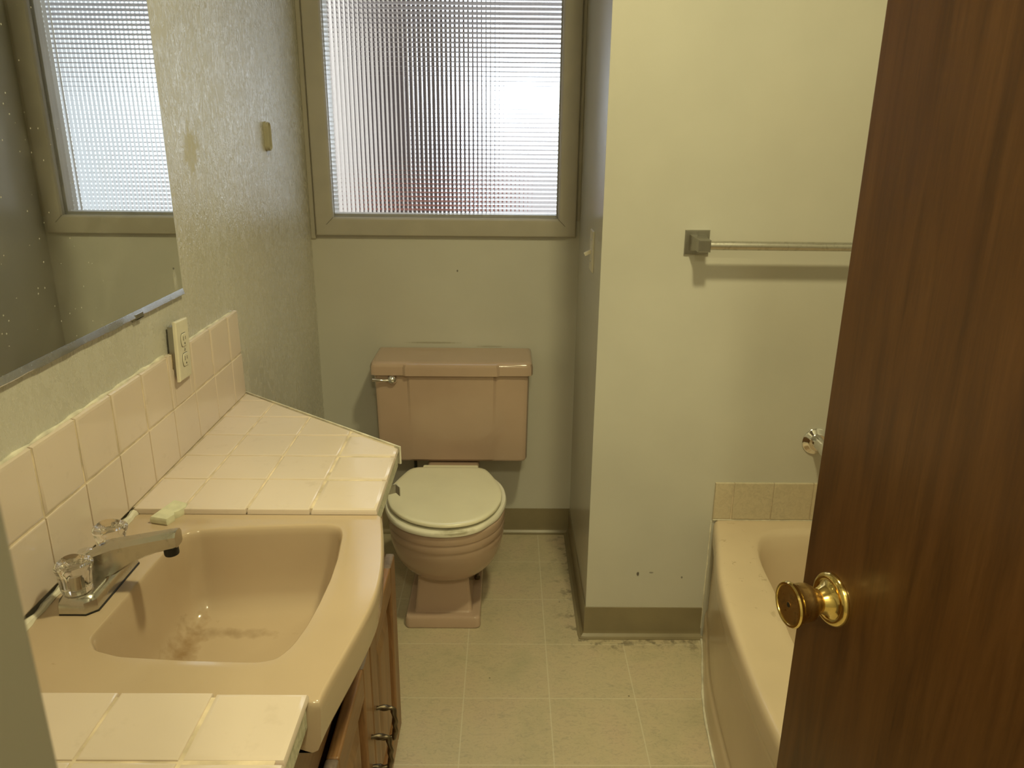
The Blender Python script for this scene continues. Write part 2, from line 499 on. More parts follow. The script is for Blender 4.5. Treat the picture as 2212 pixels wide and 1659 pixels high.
# back wall with a window opening
WX0, WX1, WZ0, WZ1 = .0749, .8230, 1.1765, 2.02
bm = B()
box(bm, (0, D, 0), (WX0-.01, D+.12, ZH)); box(bm, (WX1+.01, D, 0), (1.0, D+.12, ZH))
box(bm, (WX0-.01, D, 0), (WX1+.01, D+.12, WZ0-.01)); box(bm, (WX0-.01, D, WZ1+.01), (WX1+.01, D+.12, ZH))
struct('wall_back', bm, M['wall'], 'cream back wall behind the toilet and under the window', 'wall', smooth=False)
bm = B(); box(bm, (R1, E+.1, 0), (R1+.1, D, ZH)); box(bm, (R1, E+.0005, 0), (R1+.05, E+.1, ZH))
struct('wall_alcove', bm, M['wall_gloss'], 'narrow shaded cream return wall right of the toilet with light switch', 'wall', smooth=False)
bm = B(); box(bm, (R1+.0006, E, 0), (XR+.1, E+.1, ZH)); struct('wall_tub', bm, M['wall'], 'brightly lit cream wall with towel bar at the foot of the tub', 'wall', smooth=False)
bm = B(); box(bm, (XR, YF-.12, 0), (XR+.1, E, ZH)); struct('wall_right', bm, M['wall'], 'cream wall along the far side of the tub', 'wall', smooth=False)
# door wall with the doorway
DX0, DX1 = .482, 1.205
bm = B()
box(bm, (-.1, YF-.11, 0), (DX0-.02, YF, ZH)); box(bm, (DX1+.02, YF-.11, 0), (XR, YF, ZH)); box(bm, (DX0-.02, YF-.11, 2.07), (DX1+.02, YF, ZH))
box(bm, (1.30, YF, 0), (XR, .03, ZH))
struct('wall_front', bm, M['wall'], 'cream wall around the doorway and at the tub head', 'wall', smooth=False)
bm = B()
box(bm, (DX0-.02, YF-.115, 0), (DX0, YF+.004, 2.07), .003); box(bm, (DX1, YF-.115, 0), (DX1+.02, YF+.004, 2.07), .003)
box(bm, (DX0, YF-.115, 2.05), (DX1, YF+.004, 2.07), .003)
box(bm, (DX0-.085, YF-.125, 0), (DX0-.006, YF-.11, 2.12), .005); box(bm, (DX1+.006, YF-.125, 0), (DX1+.085, YF-.11, 2.12), .005)
struct('trim_1', bm, M['jamb'], 'drab painted doorway casing at the left foreground edge', 'door frame', smooth=False)
# hallway shell behind the viewer
bm = B(); box(bm, (-.8, -1.7, 0), (2.3, -1.6, ZH)); box(bm, (-.8, -1.6, 0), (-.7, YF-.11, ZH)); box(bm, (2.2, -1.6, 0), (2.3, YF-.11, ZH))
box(bm, (-.7, YF-.11, 0), (-.1, YF-.05, ZH)); box(bm, (XR, YF-.11, 0), (2.2, YF-.05, ZH))
struct('wall_hall', bm, M['hall'], 'plain hallway wall outside the bathroom doorway', 'wall', smooth=False)

# cove base
def cove(name, path, label):
    """vinyl cove base: path is a floor polyline, wall on the left of travel... offset points given explicitly"""
    prof = [(0, .1), (.0035, .1), (.0035, .022), (.006, .012), (.013, .005), (.021, .003), (.021, 0), (0, 0)]
    bm = B(); rings = []
    for (px, py, nx, ny) in path:
        rings.append([Vector((px+nx*d, py+ny*d, z)) for d, z in prof])
    loft(bm, rings)
    return struct(name, bm, M['cove'], label, 'baseboard', 30)
r2 = 1.0
cove('baseboard_back', [(0.0, D, 0, -1), (R1, D, -1, -1)], 'grey vinyl cove base along the back wall beside the toilet')
cove('baseboard_alcove', [(R1, D, -1, -1), (R1, E+.03, -1, 0), (R1, E+.006, -1, -.12), (R1, E, -.86, -.86)], 'grey vinyl cove base along the narrow wall right of the toilet')
cove('baseboard_tub_wall', [(R1, E, -.86, -.86), (R1+.006, E, -.12, -1), (R1+.03, E, 0, -1), (1.247, E, 0, -1)], 'grey vinyl cove base between the wall corner and the tub')

# ------------------------------------------------------------------ window
win = thing('window_1', 'reeded glass window in a painted wood casing above the toilet', 'window', (.449, D, 1.11), kind='structure')
wo = win.location
def casing_profile():
    return [(0, 0), (0, .013), (.004, .0185), (.012, .020), (.045, .020), (.055, .018), (.060, .012), (.0617, 0)]
x0, x1, z0, z1 = .0192, .8850, 1.1112, 2.08
bm = B(); rings = []
pr = casing_profile()
for (cx, cz, sx, sz) in ((x0, z1, 1, -1), (x0, z0, 1, 1), (x1, z0, -1, 1), (x1, z1, -1, -1)):
    rings.append([Vector((cx+sx*d, D-h, cz+sz*d)) for d, h in pr])
rings.append(rings[0])
loft(bm, rings, False, False)
fin(bm, 'casing', M['trim'], win, wo, 28)
# mitre cracks at the lower corners
for nm, (cx, cz, sx) in (('a', (x0, z0, 1)), ('b', (x1, z0, -1))):
    bm = B()
    p0 = Vector((cx+sx*.061, D-.0195, cz+.061)); p1 = Vector((cx+sx*.038, D-.0206, cz+.038))
    sweep(bm, [p0, p1], .0006, 6)
    fin(bm, 'mitre_crack', M['black_hole'], win, wo)
bm = B(); box(bm, (.0, D-.006, 1.100), (x0-.002, D, 2.1), .002); fin(bm, 'filler_strip', M['trim'], win, wo, smooth=False)
bm = B(); box(bm, (x1+.001, D-.006, 1.165), (R1-.0002, D, 2.1), .001); fin(bm, 'filler_strip', M['trim'], win, wo, smooth=False)
# pane: vertical reeds on the room side, horizontal reeds outside
PITCH, SAG, NS = .01365, .00085, 12
gx0, gx1, gz0, gz1 = WX0-.004, WX1+.004, WZ0-.004, WZ1
def reed(u):
    t = ((u/PITCH) % 1.0)*2-1
    return SAG*(1-t*t)
bm = B(); yf, yb = D+.006, D+.0115
nx = int((gx1-gx0)/PITCH*NS); nz = int((gz1-gz0)/PITCH*NS)
fx = [gx0+(gx1-gx0)*i/nx for i in range(nx+1)]
# sample exactly on reed boundaries
def samples(a, b):
    k0 = math.ceil(a/PITCH); out = [a]; k = k0*NS
    step = PITCH/NS; k = math.ceil(a/step+1e-6)
    while k*step < b-1e-6: out.append(k*step); k += 1
    return out+[b]
fx = samples(gx0, gx1); fz = samples(gz0, gz1)
top = [bm.verts.new((x, yf-reed(x), gz1)) for x in fx]; bot = [bm.verts.new((x, yf-reed(x), gz0)) for x in fx]
for i in range(len(fx)-1): bm.faces.new((bot[i], bot[i+1], top[i+1], top[i]))
le = [bm.verts.new((gx0, yb+reed(z), z)) for z in fz]; ri = [bm.verts.new((gx1, yb+reed(z), z)) for z in fz]
for i in range(len(fz)-1): bm.faces.new((le[i], le[i+1], ri[i+1], ri[i]))
bm.faces.new(top+[ri[-1], le[-1]]); bm.faces.new(bot+[ri[0], le[0]])
bm.faces.new([bot[0]]+le+[top[0]]); bm.faces.new([bot[-1]]+ri+[top[-1]])
fin(bm, 'pane', M['glass'], win, wo, 15)
# outer stop behind the pane
bm = B(); q = .005
box(bm, (WX0-.01, D+.016, WZ0-.01), (WX0+q, D+.06, WZ1+.01)); box(bm, (WX1-q, D+.016, WZ0-.01), (WX1+.01, D+.06, WZ1+.01))
box(bm, (WX0+q, D+.016, WZ0-.01), (WX1-q, D+.06, WZ0+q)); box(bm, (WX0+q, D+.016, WZ1-q), (WX1-q, D+.06, WZ1+.01))
fin(bm, 'outer_stop', M['trim'], win, wo, smooth=False)

# the yard behind the glass
bm = B(); box(bm, (-3, D+.14, -.12), (6, 14, -.02)); struct('floor_yard', bm, M['concrete'], 'pale concrete yard outside, blurred by the window glass', 'ground', smooth=False)
bm = B(); box(bm, (-.45, D+.14, -.02), (-.10, 4.75, 3.2)); struct('wall_yard', bm, M['stucco'], 'beige stucco wall outside, blurred at the left of the window', 'wall', smooth=False)
bm = B(); box(bm, (-.30, 4.80, -.02), (.30, 5.2, 3.0), .01); struct('trim_2', bm, M['post_dark'], 'dark timber post outside, blurred in the middle of the window', 'post')
bm = B(); box(bm, (-.08, 4.1, -.02), (.55, 4.75, .98), .01); struct('wall_planter', bm, M['brick'], 'low red brick wall outside, blurred at the bottom of the window', 'wall')
bm = B(); box(bm, (-.4, 8.0, -.02), (6, 8.1, 1.12)); struct('wall_fence', bm, M['fence'], 'weathered fence outside, blurred low behind the window', 'fence', smooth=False)
bm = B(); box(bm, (1.95, 5.0, -.02), (6, 5.3, 4)); struct('wall_neighbour', bm, M['render_wall'], 'pale neighbouring house wall outside, blurred in the mirrored window', 'wall', smooth=False)
bm = B(); box(bm, (-3, 3.2, 2.05), (6, 5.3, 2.15)); struct('ceiling_porch', bm, M['soffit'], 'porch soffit outside, blurred high in the window', 'porch roof', smooth=False)

# ------------------------------------------------------------------ vanity
DG0, DG1 = (.438, 1.046), (.0, 1.398)      # the cut-off far end of the counter
def below(x, off): # y on the diagonal shifted inwards
    t = (x-DG0[0])/(DG1[0]-DG0[0]); return DG0[1]+t*(DG1[1]-DG0[1])-off
cab = thing('vanity_cabinet', 'honey wood vanity cabinet with framed doors under the pink sink', 'cabinet', (.2, .5, 0))
co = cab.location
def prism(bm, poly, z0, z1, mat=0):
    r = loft(bm, [[Vector((p[0], p[1], z0)) for p in poly], [Vector((p[0], p[1], z1)) for p in poly]])
    return r
bm = B(); prism(bm, [(.002, YF+.003), (.384, YF+.003), (.384, .992), (.370, below(.37, .045)), (.002, below(.002, .045))], .10, .60)
prism(bm, [(.002, YF+.003), (.02, YF+.003), (.02, below(.02, .045)), (.002, below(.002, .045))], .60, .775)
prism(bm, [(.366, .775), (.384, .775), (.384, .99), (.02, below(.02, .045)), (.02, below(.02, .07)), (.366, .96)], .60, .775)
prism(bm, [(.02, YF+.003), (.384, YF+.003), (.384, .30), (.02, .30)], .60, .775)
fin(bm, 'carcass', M['cab_in'], cab, co, smooth=False)
bm = B(); prism(bm, [(.002, YF+.003), (.33, YF+.003), (.33, .97), (.002, below(.002, .09))], 0, .10); fin(bm, 'toe_kick', M['cab_in'], cab, co, smooth=False)
bm = B()
box(bm, (.384, YF+.003, .13), (.402, 1.0, .165), .001); box(bm, (.384, YF+.003, .62), (.402, 1.0, .725), .001)
for y in (YF+.003, .36, .665, .955): box(bm, (.384, y, .165), (.402, y+.045, .62), .001)
box(bm, (.384, YF+.003, .725), (.402, .312, .775), .001); box(bm, (.384, .775, .725), (.402, 1.0, .775), .001)
fin(bm, 'face_frame', M['cab_h'], cab, co, smooth=False)
def cab_door(y0, y1, z0, z1, hy, hz):
    """frame-and-panel door with routed edges on the face frame"""
    XF0, XF1 = .4035, .4235
    st, b = .058, .006
    bm = B()
    for a, c in ((y0, y0+st), (y1-st, y1)):
        vs = box(bm, (XF0, a, z0), (XF1, c, z1), .0045, 3)
    for a, c in ((z0, z0+st), (z1-st, z1)):
        box(bm, (XF0+.0005, y0+st-.001, a), (XF1-.0003, y1-st+.001, c), .004, 3, 1)
    for f in bm.faces:
        n = f.normal; c = f.calc_center_median()
        f.normal_update()
        if f.normal.z > .35 and c.z > z1-.012 and (c.y < y0+st-.001 or c.y > y1-st+.001): f.material_index = 2
    d = fin(bm, 'door', None, cab, co, 30, mats=[M['cab'], M['cab_h'], M['endgrain']])
    bm = B()
    py0, py1, pz0, pz1 = y0+st, y1-st, z0+st, z1-st
    rings = []
    for dd, x in ((-.004, XF0+.004), (.0, XF0+.006), (.004, XF1-.013), (.012, XF1-.012), (.045, XF1-.003), (.050, XF1-.003)):
        rings.append([Vector((x, py0+dd, pz0+dd)), Vector((x, py1-dd, pz0+dd)), Vector((x, py1-dd, pz1-dd)), Vector((x, py0+dd, pz1-dd))])
    loft(bm, rings)
    fin(bm, 'raised_panel', M['cab'], d, co, 20)
    if hy is not None:
        bm = B(); h = .033
        path = [(XF1-.002, hy, hz+h), (XF1+.030, hy, hz+h+.001), (XF1+.033, hy-.004, hz+h*.5), (XF1+.033, hy-.004, hz-h*.5), (XF1+.030, hy, hz-h-.001), (XF1-.002, hy, hz-h)]
        pts = densify(arc_pts(path, 6, .016), .0022)
        sweep(bm, pts, lambda t: .0048 if .10 < t < .90 else .0046, 12, .34, .24, 2)
        fin(bm, 'handle', M['bronze'], d, co, 60)
    return d
cab_door(.692, .996, .168, .606, .720, .415)
cab_door(.380, .686, .168, .606, .660, .405)
cab_door(.064, .370, .168, .606, .336, .405)

# tiled counter, far and near of the sink
XEDGE = .4335
XCUT = [.0135, XA, XA+S, XA+2*S, XA+3*S-.002]
def counter(name, label, ys, lo, hi, diag, front_y):
    XEDGE = .4335 if diag else .4275
    t = thing(name, label, 'countertop', (.22, (lo+hi)/2, .775))
    o = t.location
    def clipd(poly, off=0):
        if not diag: return poly
        a = Vector(DG0); b = Vector(DG1); d = (b-a).normalized(); nrm = Vector((-d.y, d.x))
        return clip(poly, a+nrm*off, b+nrm*off)
    # bed
    bm = B()
    poly = clipd(rect(.0008, lo+(.008 if diag else 0), XEDGE-.010, hi-(0 if diag else .006)), .004)
    loft(bm, [[Vector((p.x, p.y, .776)) for p in poly], [Vector((p.x, p.y, ZC-.0022)) for p in poly]])
    fin(bm, 'grout_bed', M['grout'], t, o, smooth=False)
    bm = B(); g = .0016
    xs = XCUT[:-1]+[XEDGE]
    for i in range(len(xs)-1):
        for j in range(len(ys)-1):
            ax = xs[i]+(0 if i == 0 else g); bx = xs[i+1]-(0 if i == len(xs)-2 else g)
            ay = ys[j]+g; by = ys[j+1]-g
            if ys[j] == front_y[0]: ay = ys[j]
            if ys[j+1] == front_y[1]: by = ys[j+1]
            poly = clipd(rect(ax, ay, bx, by), .006)
            if len(poly) < 3: continue
            bull = i == len(xs)-2
            n0 = len(bm.verts)
            tile(bm, poly, .010, lambda u, v, h: Vector((u, v, ZC-.010+h)), .0026 if not bull else .0055)
    fin(bm, 'tile_surface', M['tile'], t, o, 40)
    # vertical facing below the nosing
    bm = B(); y = lo+.004; yend = (hi-.007) if not diag else DG0[1]-.004
    k = lo+.004
    cuts = [lo+.004]+[c for c in ys[1:-1] if c < yend-.03]+[yend]
    if diag: cuts = [lo+.010, .895, 1.005, yend]
    for a, b in zip(cuts, cuts[1:]):
        tile(bm, rect(a+.0008, .7835, b-.0008, ZC-.0105), .0075, lambda u, v, h: Vector((XEDGE-.0095+h, u, v)), .0015)
    fin(bm, 'edge_facing', M['facing'], t, o, 40)
    if diag:
        bm = B(); a = Vector(DG0); b = Vector(DG1); d = (b-a).normalized(); nrm = Vector((-d.y, d.x))
        q = [a-d*.0005, b, b+nrm*.0035, a+nrm*.0035]
        q = [Vector((max(p.x, .0005), p.y)) for p in q]
        loft(bm, [[Vector((p.x, p.y, .7885)) for p in q], [Vector((p.x, p.y, ZC+.0012)) for p in q]])
        fin(bm, 'end_strip', M['caulk'], t, o, smooth=False)
    return t
YB = .7665; YN = .3085
counter('tiled_countertop', 'pink tiled countertop beyond the sink with an angled cut end', [YB, .8885, .8885+S, .8885+2*S, .8885+3*S, .8885+4*S, 1.45], YB, 1.41, True, (YB, 9))
counter('tiled_countertop', 'pink tiled countertop in front of the sink, nearest the doorway', [YF+.002, .2051-3*S, .2051-2*S, .2051-S, .2051, YN], YF+.002, YN, False, (-9, YN))

# backsplash
spl = thing('tile_backsplash', 'two rows of pink wall tile on the left wall behind the sink', 'backsplash', (.005, .6, ZC))
so = spl.location
BSX = .0115; Y0 = .5376
ZM, ZT = .9295, 1.036
YEND = Y0+8*S-.092+.092
ycuts = [Y0+S*i for i in range(-6, 8)]+[1.380]
ycuts = [YF+.003]+[y for y in ycuts if y > YF+.02]
bm = B(); box(bm, (.0004, YF+.003, ZC-.0015), (BSX-.0022, 1.3795, ZT-.002)); fin(bm, 'grout_bed', M['grout'], spl, so, smooth=False)
bm = B(); g = .0013
OY0, OY1, OZ = .995, 1.068, .975
for a, b in zip(ycuts, ycuts[1:]):
    e = 0 if b == 1.380 else g
    tile(bm, rect(a+g, ZC+.0005, b-e, ZM-g), .010, lambda u, v, h: Vector((BSX-.010+h, u, v)), .002)
    if a < OY1 and b > OY0:      # cut around the outlet box
        for (p, q) in ((a+g, OY0), (OY1, b-e)):
            if q-p > .008: tile(bm, rect(p, ZM+g, q, ZT), .010, lambda u, v, h: Vector((BSX-.010+h, u, v)), .003)
        p, q = max(a+g, OY0), min(b-e, OY1)
        if q-p > .005: tile(bm, rect(p, ZM+g, q, OZ+.03), .010, lambda u, v, h: Vector((BSX-.010+h, u, v)), .002)
    else:
        tile(bm, rect(a+g, ZM+g, b-e, ZT), .010, lambda u, v, h: Vector((BSX-.010+h, u, v)), .0045)
fin(bm, 'tile_surface', M['tile'], spl, so, 40)
bm = B()   # uneven cream filler along the top
pts = [Vector((.0022, y, ZT+.0002+random.uniform(-.0006, .0012))) for y in [YF+.01+i*.018 for i in range(66)] if y < 1.0]
sweep(bm, pts, lambda t: .0030+.0012*math.sin(t*97), 8)
pts = [Vector((.0022, 1.075+i*.018, ZT+.0002+random.uniform(-.0006, .0010))) for i in range(17)]
sweep(bm, pts, .0026, 8)
fin(bm, 'filler_bead', M['caulk'], spl, so)

# ------------------------------------------------------------------ sink
sink = thing('bathroom_sink', 'pink bow-front china sink set into the tiled counter', 'sink', (.26, .54, .68))
so = sink.location
Y_A, Y_B = YN-.004, YB+.006
def front_x(y):
    pts = [(.300, .4405), (.333, .443), (.393, .4535), (.472, .4665), (.528, .4725), (.602, .4695), (.657, .462), (.717, .452), (.7725, .4405)]
    for (a, xa), (b, xb) in zip(pts, pts[1:]):
        if a <= y <= b: return xa+(xb-xa)*(y-a)/(b-a)
    return .44
outer = [Vector((.0145, Y_B)), Vector((.0145, Y_A))]
outer += [Vector((x, Y_A)) for x in (.1, .2, .3, .4)]
NFR = 24
fr = []
for i in range(NFR+1):
    y = Y_A+(Y_B-Y_A)*i/NFR; fr.append(Vector((front_x(y), y)))
for _ in range(2): fr = [fr[0]]+[(fr[i-1]+fr[i]*2+fr[i+1])/4 for i in range(1, NFR)]+[fr[-1]]
outer += fr+[Vector((x, Y_B)) for x in (.4, .3, .2, .1)]
bowl = [(.112, .424), (.13, .400), (.169, .387), (.2536, .3804), (.345, .377), (.368, .384), (.381, .410), (.389, .45), (.394, .504), (.3965, .566), (.3945, .628), (.387, .700), (.379, .724), (.362, .733), (.30, .730), (.22, .722), (.145, .712), (.1265, .698), (.119, .66), (.1165, .586), (.1155, .525)]
bowl = [Vector(p) for p in bowl]
N = 240; CC = (.255, .548)
ro = radial(outer, CC, N); rb = smooth_loop(radial(bowl, CC, N), 2)
c2 = Vector(CC)
DR = Vector((.215, .545))      # low point, where the waste sits
def ringz(pts, z): return [Vector((p.x, p.y, z)) for p in pts]
rings = []
drop = .074
def outset(s): return [c2+(p-c2)*s for p in ro]
# apron lower edge is tucked in
def apron(p, inn, z):
    d = p-c2; q = Vector((p.x-(inn if p.x > .40 else .004), p.y))
    if q.y < Y_A+.004: q.y = Y_A+.001
    return Vector((q.x, q.y, z))
rings.append([Vector((q.x, q.y, SINK_Z-.066)) for q in [c2+(p-c2)*1.05 for p in rb]])
rings.append([apron(p, .030, SINK_Z-drop+.006) for p in ro])
rings.append([apron(p, .014, SINK_Z-drop) for p in ro])
rings.append([apron(p, .007, SINK_Z-drop+.004) for p in ro])
rings.append([apron(p, .003, SINK_Z-drop+.014) for p in ro])
rings.append(ringz(ro, SINK_Z-.014))
for s, dz in ((.9985, .0075), (.993, .003), (.985, .0008), (.975, 0)):
    rings.append(ringz(outset(s), SINK_Z-dz))
for t in (.4, .75): rings.append(ringz([o.lerp(b*1.0, t) for o, b in zip(outset(.972), rb)], SINK_Z))
for s, dz in ((1.012, .0), (1.0, .0015), (.988, .006), (.976, .016), (.964, .050), (.948, .085), (.92, .115), (.87, .135), (.77, .147), (.6, .153), (.42, .157), (.24, .1595), (.10, .161)):
    k = (1-s)
    cc = c2.lerp(DR, min(1, k*1.2)) if k > 0 else c2
    rings.append(ringz([cc+(p-c2)*s for p in rb], SINK_Z-dz))
bm = B(); loft(bm, rings, False, True)
fin(bm, 'basin', M['sink'], sink, so, 50)
bm = B(); lathe(bm, [(.0, -.002), (.022, -.002), (.0225, .001), (.020, .0022), (.0145, .0012), (.0135, -.001), (.012, .002), (.0, .0032)], Matrix.Translation((DR.x, DR.y, SINK_Z-.1595)), 28)
fin(bm, 'drain', M['chrome_worn'], sink, so)
bm = B()
pts = [Vector((.0150+random.uniform(-.001, .0015), Y_A+.02+i*.0105, SINK_Z+.0008)) for i in range(43)]
sweep(bm, pts, lambda t: .0058+.0026*math.sin(t*41)*math.sin(t*17)+.002*(t > .75), 8)
fin(bm, 'caulk_bead', M['caulk'], sink, so)

# ------------------------------------------------------------------ faucet
FX, FY, FZ = .068, .545, SINK_Z
fau = thing('faucet', 'worn chrome two-handle faucet with clear knobs behind the sink basin', 'faucet', (FX, FY, FZ))
fo = fau.location
bm = B()
# body: flat-topped block, bevelled ends
def body_ring(z, ins, h):
    hx, hy = .0265-ins, .073-ins; c = .012
    P = [(-hx, -hy+c), (-hx+c*.4, -hy), (hx-c, -hy), (hx, -hy+c), (hx, hy-c), (hx-c, hy), (-hx+c*.4, hy), (-hx, hy-c)]
    return [Vector((FX+x, FY+y, z)) for x, y in P]
loft(bm, [body_ring(FZ, .0, 0), body_ring(FZ+.004, 0, 0), body_ring(FZ+.018, .001, 0), body_ring(FZ+.024, .006, 0), body_ring(FZ+.0255, .010, 0)])
fin(bm, 'base', M['chrome_worn'], fau, fo, 40)
bm = B(); loft(bm, [[Vector((p.x+(p.x-FX)*.015+.0006, p.y+(p.y-FY)*.008, FZ+z)) for p in body_ring(0, 0, 0)] for z in (0, .0022)]); fin(bm, 'gasket', M['black'], fau, fo)
# spout: wedge rising forwards, squared section with a chamfered top
bm = B(); rings = []
st = [(-.018, .022, .020, .052), (.006, .018, .0185, .066), (.030, .028, .0165, .075), (.060, .048, .0145, .0815), (.090, .0605, .0130, .0875), (.116, .0665, .0122, .0925), (.1215, .0685, .0118, .0930)]
for dx, zb, hw, zt in st:
    zc_ = (zb+zt)/2
    P = [(-hw, zb+.003), (-hw+.004, zb), (hw-.004, zb), (hw, zb+.003), (hw, zt-.007), (hw*.62, zt-.001), (hw*.3, zt), (-hw*.3, zt), (-hw*.62, zt-.001), (-hw, zt-.007)]
    rings.append([Vector((FX+dx, FY+u, FZ+v)) for u, v in P])
loft(bm, rings)
fin(bm, 'spout', M['chrome_worn'], fau, fo, 30)
bm = B(); lathe(bm, [(.0, -.011), (.0098, -.011), (.0104, -.0095), (.0104, .004), (.0, .004)], axis((FX+.1085, FY, FZ+.0645), (-.06, 0, 1)), 24); fin(bm, 'aerator', M['black'], fau, fo)
def handle(cy):
    bm = B(); n = 72; rings = []
    prof = [(.0175, .0265), (.0195, .028), (.0200, .034), (.0205, .050), (.0215, .060), (.0228, .066), (.0225, .0695), (.0190, .0715), (.0165, .0700), (.0120, .0690), (.0085, .0692), (.006, .0680), (.001, .0678)]
    for r, h in prof:
        ring = []
        for i in range(n):
            a = 2*PI*i/n
            k = 1+.018*(1 if .03 < h < .058 else 0)*(math.cos(20*a))
            lob = 1+(.17*max(0, (h-.046)/.024) if h < .073 and r > .015 else 0)*(.5+.5*math.cos(3*(a-PI*.72)))**1.5
            ring.append(Vector((FX-.004+math.cos(a)*r*k*lob, cy+math.sin(a)*r*k*lob, FZ+h)))
        rings.append(ring)
    loft(bm, rings)
    h = fin(bm, 'handle', M['acrylic'], fau, fo, 40)
    bm = B(); lathe(bm, [(0, .0245), (.0165, .0245), (.0175, .0262), (.0, .0262)], Matrix.Translation((FX-.004, cy, FZ)), 28); lathe(bm, [(0, .0262), (.0062, .0262), (.0055, .052), (.0, .052)], Matrix.Translation((FX-.004, cy, FZ+.0004)), 16)
    fin(bm, 'stem', M['chrome_worn'], h, fo)
handle(FY-.051); handle(FY+.051)
bm = B(); lathe(bm, [(0, .02), (.0028, .02), (.0028, .050), (.0045, .053), (.0105, .0555), (.0108, .0580), (.008, .0592), (0, .0595)], Matrix.Translation((FX-.0145, FY, FZ)), 24)
fin(bm, 'drain_pull', M['chrome'], fau, fo)

# soap
bm = B(); sl = (.078, .762, SINK_Z)
P = [(.0565, .733), (.0880, .7245), (.0945, .742), (.0905, .749), (.0965, .755), (.1030, .772), (.0990, .786), (.0720, .7985)]
P = [Vector(p) for p in P]
if sum(a.x*b.y-b.x*a.y for a, b in zip(P, P[1:]+P[:1])) < 0: P.reverse()
rings = []
c = sum(P, Vector((0, 0)))/len(P)
for s, z in ((.93, .0), (1.0, .003), (1.0, .009), (.95, .0125), (.6, .0130)):
    rings.append([Vector((c.x+(p.x-c.x)*s, c.y+(p.y-c.y)*s, SINK_Z+z)) for p in P])
loft(bm, rings)
tag(fin(bm, 'soap_bar', M['soap'], None, sl, 40), 'small chipped pale green soap bar on the sink corner', 'soap')

# ------------------------------------------------------------------ mirror
mir = thing('wall_mirror', 'large frameless mirror with worn lower edge on the left wall', 'mirror', (.0, .6, 1.132))
mo = mir.location
MY0, MY1, MZ0, MZ1 = .02, 1.0985, 1.1335, 2.05
bm = B(); box(bm, (.0008, MY0, MZ0+.0115), (.0062, MY1, MZ1), .0004, 1); fin(bm, 'mirror_glass', M['mirror'], mir, mo, smooth=False)
bm = B(); rings = []
for y in [MY0+(MY1-MY0)*i/60 for i in range(61)]:
    w = .0006*math.sin(y*37)+.0005*math.sin(y*91)
    k = 0 if y > .93 else 1
    rings.append([Vector((.0008, y, MZ0+w*k)), Vector((.0088, y, MZ0+w*k)), Vector((.0090, y, MZ0+.001+w*k)), Vector((.0064, y, MZ0+.0115)), Vector((.0008, y, MZ0+.0116))])
loft(bm, rings); fin(bm, 'ground_edge', M['mirror_edge'], mir, mo, 25)
bm = B(); box(bm, (.0008, .884, MZ0-.0075), (.0035, .912, MZ0-.0005), .0006); box(bm, (.0008, .884, MZ0-.0032), (.0098, .912, MZ0-.0007), .0006); box(bm, (.0073, .884, MZ0-.0032), (.0098, .912, MZ0+.0065), .0006)
fin(bm, 'clip', M['steel_dark'], mir, mo)

# ------------------------------------------------------------------ outlet (loose, leaning off the tile edge)
out = thing('electrical_outlet', 'tilted ivory wall outlet overlapping the backsplash tiles', 'outlet', (.02, 1.031, 1.037))
oo = out.location
OM = Matrix.Translation((.0180, 1.0325, 1.0365)) @ Matrix.Rotation(math.radians(-5), 4, 'X') @ Matrix.Rotation(math.radians(5), 4, 'Z')
bm = B()
W2, H2 = .0355, .0585
rings = []
for ins, x in ((0, -.0030), (0, .0015), (.0015, .0035), (.004, .0044)):
    rings.append([Vector((x, a*(W2-ins), b*(H2-ins))) for a, b in ((-1, -1), (1, -1), (1, 1), (-1, 1))])
loft(bm, rings); xform(bm.verts, OM); fin(bm, 'cover_plate', M['ivory'], out, oo, 25)
bm = B(); box(bm, (-.016, -.026, -.048), (-.003, .026, .048)); xform(bm.verts, OM); fin(bm, 'outlet_box', M['steel_dark'], out, oo)
for zc_ in (.0195, -.0195):
    def oval(x, k):
        P = []
        for i in range(32):
            a = 2*PI*i/32; y = .0168*math.cos(a)*k; z = .0168*math.sin(a)*k
            P.append(Vector((x, y, zc_+max(-.0125*k, min(.0125*k, z)))))
        return P
    bm = B(); loft(bm, [oval(.0030, 1.07), oval(.0047, 1.07)]); xform(bm.verts, OM); rim = None
    gap = fin(bm, 'socket_gap', M['black_hole'], out, oo)
    bm = B(); loft(bm, [oval(.0035, 1), oval(.0056, 1), oval(.0062, .95)]); xform(bm.verts, OM); s_ = fin(bm, 'socket', M['ivory'], out, oo, 30)
    bm = B()
    for y, h in ((-.0062, .0042), (.0062, .0034)): box(bm, (.0058, y-.0010, zc_+.003-h), (.0064, y+.0010, zc_+.003+h))
    lathe(bm, [(0, 0), (.0022, 0), (.0022, .0004), (0, .0004)], axis((.0060, 0, zc_-.0072), (1, 0, 0)), 12)
    xform(bm.verts, OM); fin(bm, 'slots', M['black_hole'], s_, oo, smooth=False)
bm = B(); lathe(bm, [(0, 0), (.003, 0), (.0026, .0012), (0, .0014)], OM @ axis((.0043, 0, 0), (1, 0, 0)), 16); fin(bm, 'screw', M['steel_dark'], out, oo)

